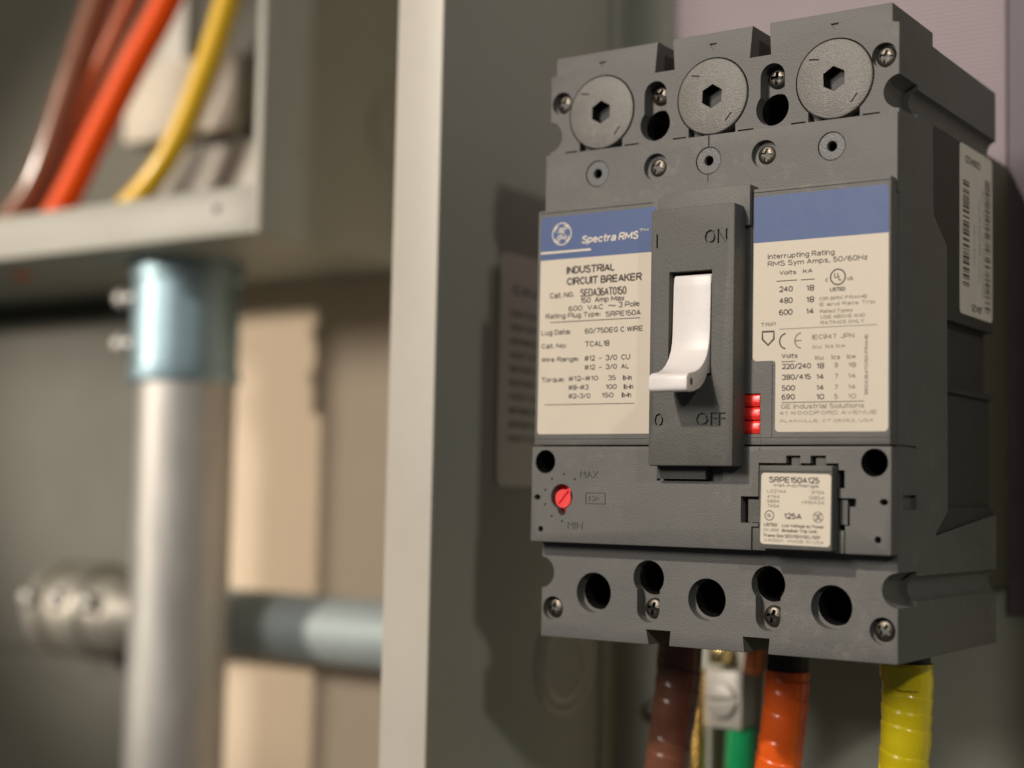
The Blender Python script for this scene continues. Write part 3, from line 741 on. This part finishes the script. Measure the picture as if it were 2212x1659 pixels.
m = MB(); m.box(-78.5, 43, 120.2, 121.6, 20, 320, bev=0.2); sh = finish("ribbed_layer", m, MAUVE, enc)  # mauve layer over the upper back panel
sh["label"] = "mauve ribbed layer behind the breaker"
m = MB(); m.box(-44, 44, 79.2, 121.7, -66, 66, bev=0.5); finish("mounting_block", m, PAINT_D, enc)
m = MB()
for r, wd in ((13.2, 0.8), (17.6, 0.6)):
    vs, fs = [], []; n = 48; k = 8
    for i in range(n):
        a = 2*PI*i/n
        for j in range(k):
            b = 2*PI*j/k; q = r+wd*math.cos(b)
            vs.append((-100+1.3*math.sin(b), 88.5+q*math.cos(a), -98.5+q*math.sin(a)))
    for i in range(n):
        for j in range(k): fs.append((i*k+j, i*k+(j+1) % k, ((i+1) % n)*k+(j+1) % k, ((i+1) % n)*k+j))
    m.faces(vs, fs)
finish("knockout_ring", m, PLATE_W, enc, 60)
# caution plate on the inner wall
m = MB(); m.prism(rrect(44.2, 99, -38.3, 39.0, 3.0), -99.95, -99.3, axis='x')
P = Print(m, lambda u, v, h: (-99.3+h, 44.2+u, v))
P.text("CAUTION", 7, 40, 25.5, 3.0, 1, bold=0.03)
for i, wdt in enumerate((34, 38, 30, 36, 28, 33, 38, 25, 30, 34)): P.text("KEEP DOOR CLOSED WHILE IN SERVICE"[:16+(i*5) % 15], 6, 6+wdt, 18-i*4.6, 2.0, 1, bold=0.02)
wl = finish("warning_plate", m, [PLATE_W, INK], enc, 0)

# ground terminal, green wire, threaded rod, panel screw
g = thing("ground_terminal", (-50, 122, -118), "pale metal grounding lug with a large slotted screw on the back panel", "terminal")
m = MB(); m.box(-57.3, -42.8, 109.8, 121.9, -118.4, -99.2, bev=0.35); finish("lug_body", m, ALU, g)
m = MB(); m.lathe([(5.9, 110.5), (5.9, 108.6), (5.5, 107.9), (3.5, 107.4), (1, 107.3)], (-50.2, -109), n=40)
o = raw("clamp_screw", m, [ALU]); c = MB(); c.prism([(-56.5, -110.4), (-44, -109.3), (-44, -107.3), (-56.5, -108.4)], 106, 109.2); cut(o, c); settle(o, g, 35)
m = MB(); m.tube([(-41.2, 115, -99.4), (-40.6, 115, -94), (-40.2, 115, -86)], 3.6); cw = finish("copper_conductor", m, COPPER); tag(cw, "short bare copper conductor standing out of the grounding lug's top", "conductor")
m = MB(); m.tube([(-45.8, 116, -118.6), (-45.9, 116, -128), (-46.8, 116, -145), (-49, 115, -180)], 5.3); gw = finish("ground_wire", m, GREEN); tag(gw, "green insulated wire dropping from the grounding lug", "wire")
m = MB()
m.lathe([(2.7+(0.9 if i % 2 else 0), -99-i*1.1) for i in range(90)], (-59.6, 110.5), axis='z', n=20); rod = finish("threaded_rod", m, BRASS, None, 20); tag(rod, "brass threaded rod between the brown cable and the grounding lug", "rod")
m = MB(); m.box(-56.5, -51.5, 112, 121.9, -97.4, -91, bev=0.5); bt = finish("terminal_clip", m, BRASS); tag(bt, "small shiny brass clip just above the grounding lug", "clip")
m = MB(); m.lathe([(3.6, 121.9), (3.6, 119.8), (3.0, 118.9), (1.2, 118.4)], (-83.5, -117.4), n=28); ps = finish("panel_screw", m, STEEL); tag(ps, "dark screw head in the back panel beside the brown cable", "screw")

# =================================================================== LEFT: WALL, BOXES, CONDUITS
m = MB(); m.box(-2200, 1800, 214, 230, -1400, 1600); wall = finish("wall", m, WALLM); wall["kind"] = "structure"; wall["label"] = "tan painted wall behind the enclosures"; wall["category"] = "wall"

ub = thing("junction_box", (-256, 214, 65), "open grey box full of coloured cables, above the upright conduit", "junction box")
ZB, YF, XR = 65.5, 94, -256.0
m = MB(); m.box(XR-1.6, XR, YF, 213.5, ZB, 420, bev=0.3); finish("side_wall", m, PAINT_S, ub)
m = MB(); m.box(-760, XR-1.6, YF+1.5, 213.5, ZB, ZB+1.6); finish("bottom_panel", m, PAINT, ub)
m = MB(); m.box(-760, XR-1.8, 211, 213.4, ZB+1.7, 420); finish("back_panel", m, PAINT_D, ub)
m = MB(); m.box(-760, XR-4.4, YF-1.5, YF, ZB, ZB+20.5, bev=0.5)
ko = MB()
for r in (15, 20):
    vs, fs = [], []; n = 40
    for i in range(n):
        a = 2*PI*i/n
        for j in range(6):
            b2 = 2*PI*j/6; q = r+0.9*math.cos(b2); vs.append((XR+0.8*math.sin(b2), 182+q*math.cos(a), 125+q*math.sin(a)))
    for i in range(n):
        for j in range(6): fs.append((i*6+j, i*6+(j+1) % 6, ((i+1) % n)*6+(j+1) % 6, ((i+1) % n)*6+j))
    ko.faces(vs, fs)
finish("knockout_ring", ko, PAINT, ub, 60)
dp = MB(); dp.lathe([(2.6, XR-0.2), (2.4, XR+0.5), (1.2, XR+0.9)], (118, 104), axis='x', n=18); finish("rivet", dp, PAINT, ub, 60)
ff = raw("front_flange", m, [PAINT_B]); c = MB(); c.prism(circ(-280.5, 77, 2.0, 20), 80, 110); cut(ff, c)
c = MB(); c.box(XR-4.2, XR+0.3, YF-1.7, YF-0.1, ZB-0.1, 420, bev=0.4); cut(ff, c, True); settle(ff, ub)
m = MB(); m.box(-462, -378, 196, 210.5, 146, 188, bev=3); tb = finish("terminal_block", m, PAPER_W); tag(tb, "pale terminal block on the back of the cable box", "terminal block")
m = MB(); m.box(-452, -424, 205, 210.8, 190, 300, bev=1); finish("label_strip", m, PAINT_L, ub)
m = MB(); m.box(-440, -300, 204, 210.8, 70, 140, bev=1); finish("lit_back_sheet", m, PAINT_L, ub)  # pale sheet puts the light on the lower interior into colour

def boxcable(name, pts, r, mm, label):
    mb = MB(); mb.tube(pts, r, n=24, sub=8); o = finish(name, mb, mm, None, 60); tag(o, label, "cable", "coloured cables in the upper box"); return o
boxcable("box_cable", [(-296, 128, 235), (-314.5, 130, 190), (-329.5, 130, 154), (-349.5, 130, 119), (-375.5, 130, 96), (-420, 130, 72)], 5.7, YELLOW_V, "yellow cable, the one nearest the grey side of the cable box")
boxcable("box_cable", [(-330, 128, 232), (-357, 130, 191), (-380, 130, 162), (-404.5, 130, 129), (-428.5, 130, 97), (-460, 130, 68)], 7.0, ORANGE_V, "bright orange cable, thickest of those in the cable box")
boxcable("box_cable", [(-378, 150, 250), (-408, 150, 205), (-430.5, 150, 168), (-454, 150, 128), (-478, 150, 103), (-510, 150, 72)], 6.6, BROWN_L, "reddish brown cable tucked directly behind the bright orange cable")
boxcable("box_cable", [(-392, 132, 242), (-407, 132, 203), (-425, 132, 163), (-446, 132, 118), (-466, 132, 97), (-500, 132, 70)], 7.4, BROWN_L, "glossy brown cable farthest from the yellow cable in the box")
boxcable("box_cable", [(-370, 138, 232), (-393, 138, 196), (-415, 138, 165), (-440, 138, 126), (-464, 138, 100), (-500, 138, 72)], 4.8, RUST_V, "thin reddish cable squeezed between the glossy brown and the thick orange one")

vc = thing("conduit", (-350, 145, -420), "upright galvanised conduit with a blue zinc fitting, below the cable box", "conduit")
m = MB(); m.lathe([(23.0, -520), (23.0, 16)], (-350, 145), axis='z', n=48); finish("tube", m, ZINC, vc, 60)
m = MB(); m.lathe([(23.6, 8), (25.8, 8.6), (26.3, 10), (26.3, 14), (25.3, 15), (25.3, 56), (26.4, 57), (26.4, 65.3)], (-352, 145), axis='z', n=48); cn = finish("connector", m, ZINC_B, vc, 40)
for z in (50, 28):
    m = MB(); m.lathe([(3.2, -375), (3.2, -384), (4.6, -384.2), (4.8, -388.5), (3.8, -390.2), (1, -390.6)], (137, z), axis='x', n=20); finish("set_screw", m, ZINC, cn)
hc = thing("conduit", (-440, 190, -106), "level galvanised conduit running behind the upright conduit into the breaker enclosure", "conduit")
m = MB(); m.lathe([(16.2, -430), (16.2, -101.7)], (190, -106.5), axis='x', n=40); finish("tube", m, ZINC_H, hc, 60)
m = MB(); m.lathe([(17, -487), (22, -486.5), (24.5, -482), (24.8, -474), (21.0, -472), (21.0, -468), (24.6, -467), (25.0, -463), (25.0, -445), (24, -443), (21.5, -441), (21.5, -423), (19, -419), (16.3, -412)], (185, -106.5), axis='x', n=40); cn = finish("connector", m, ZINC_F, hc, 40)
for x in (-478, -455, -432):
    m = MB(); m.lathe([(3.4, 163), (4.6, 162.5), (4.6, 158.5), (3.6, 157), (1, 156.4)], (x, -100), axis='y', n=20); finish("set_screw", m, ZINC, cn)

lbx = thing("shade_panel", (-640, 213, -600), "grey wall panel with shade coloured in as dark olive below the cable box, behind the level conduit's end fitting", "panel")
m = MB(); m.box(-900, -389, 211, 213.6, -600, 65.2, bev=0.4); po2 = raw("panel_sheet", m, [PAINT_C]); settle(po2, lbx)  # flat sheet added to fill the shaded area with dark colour
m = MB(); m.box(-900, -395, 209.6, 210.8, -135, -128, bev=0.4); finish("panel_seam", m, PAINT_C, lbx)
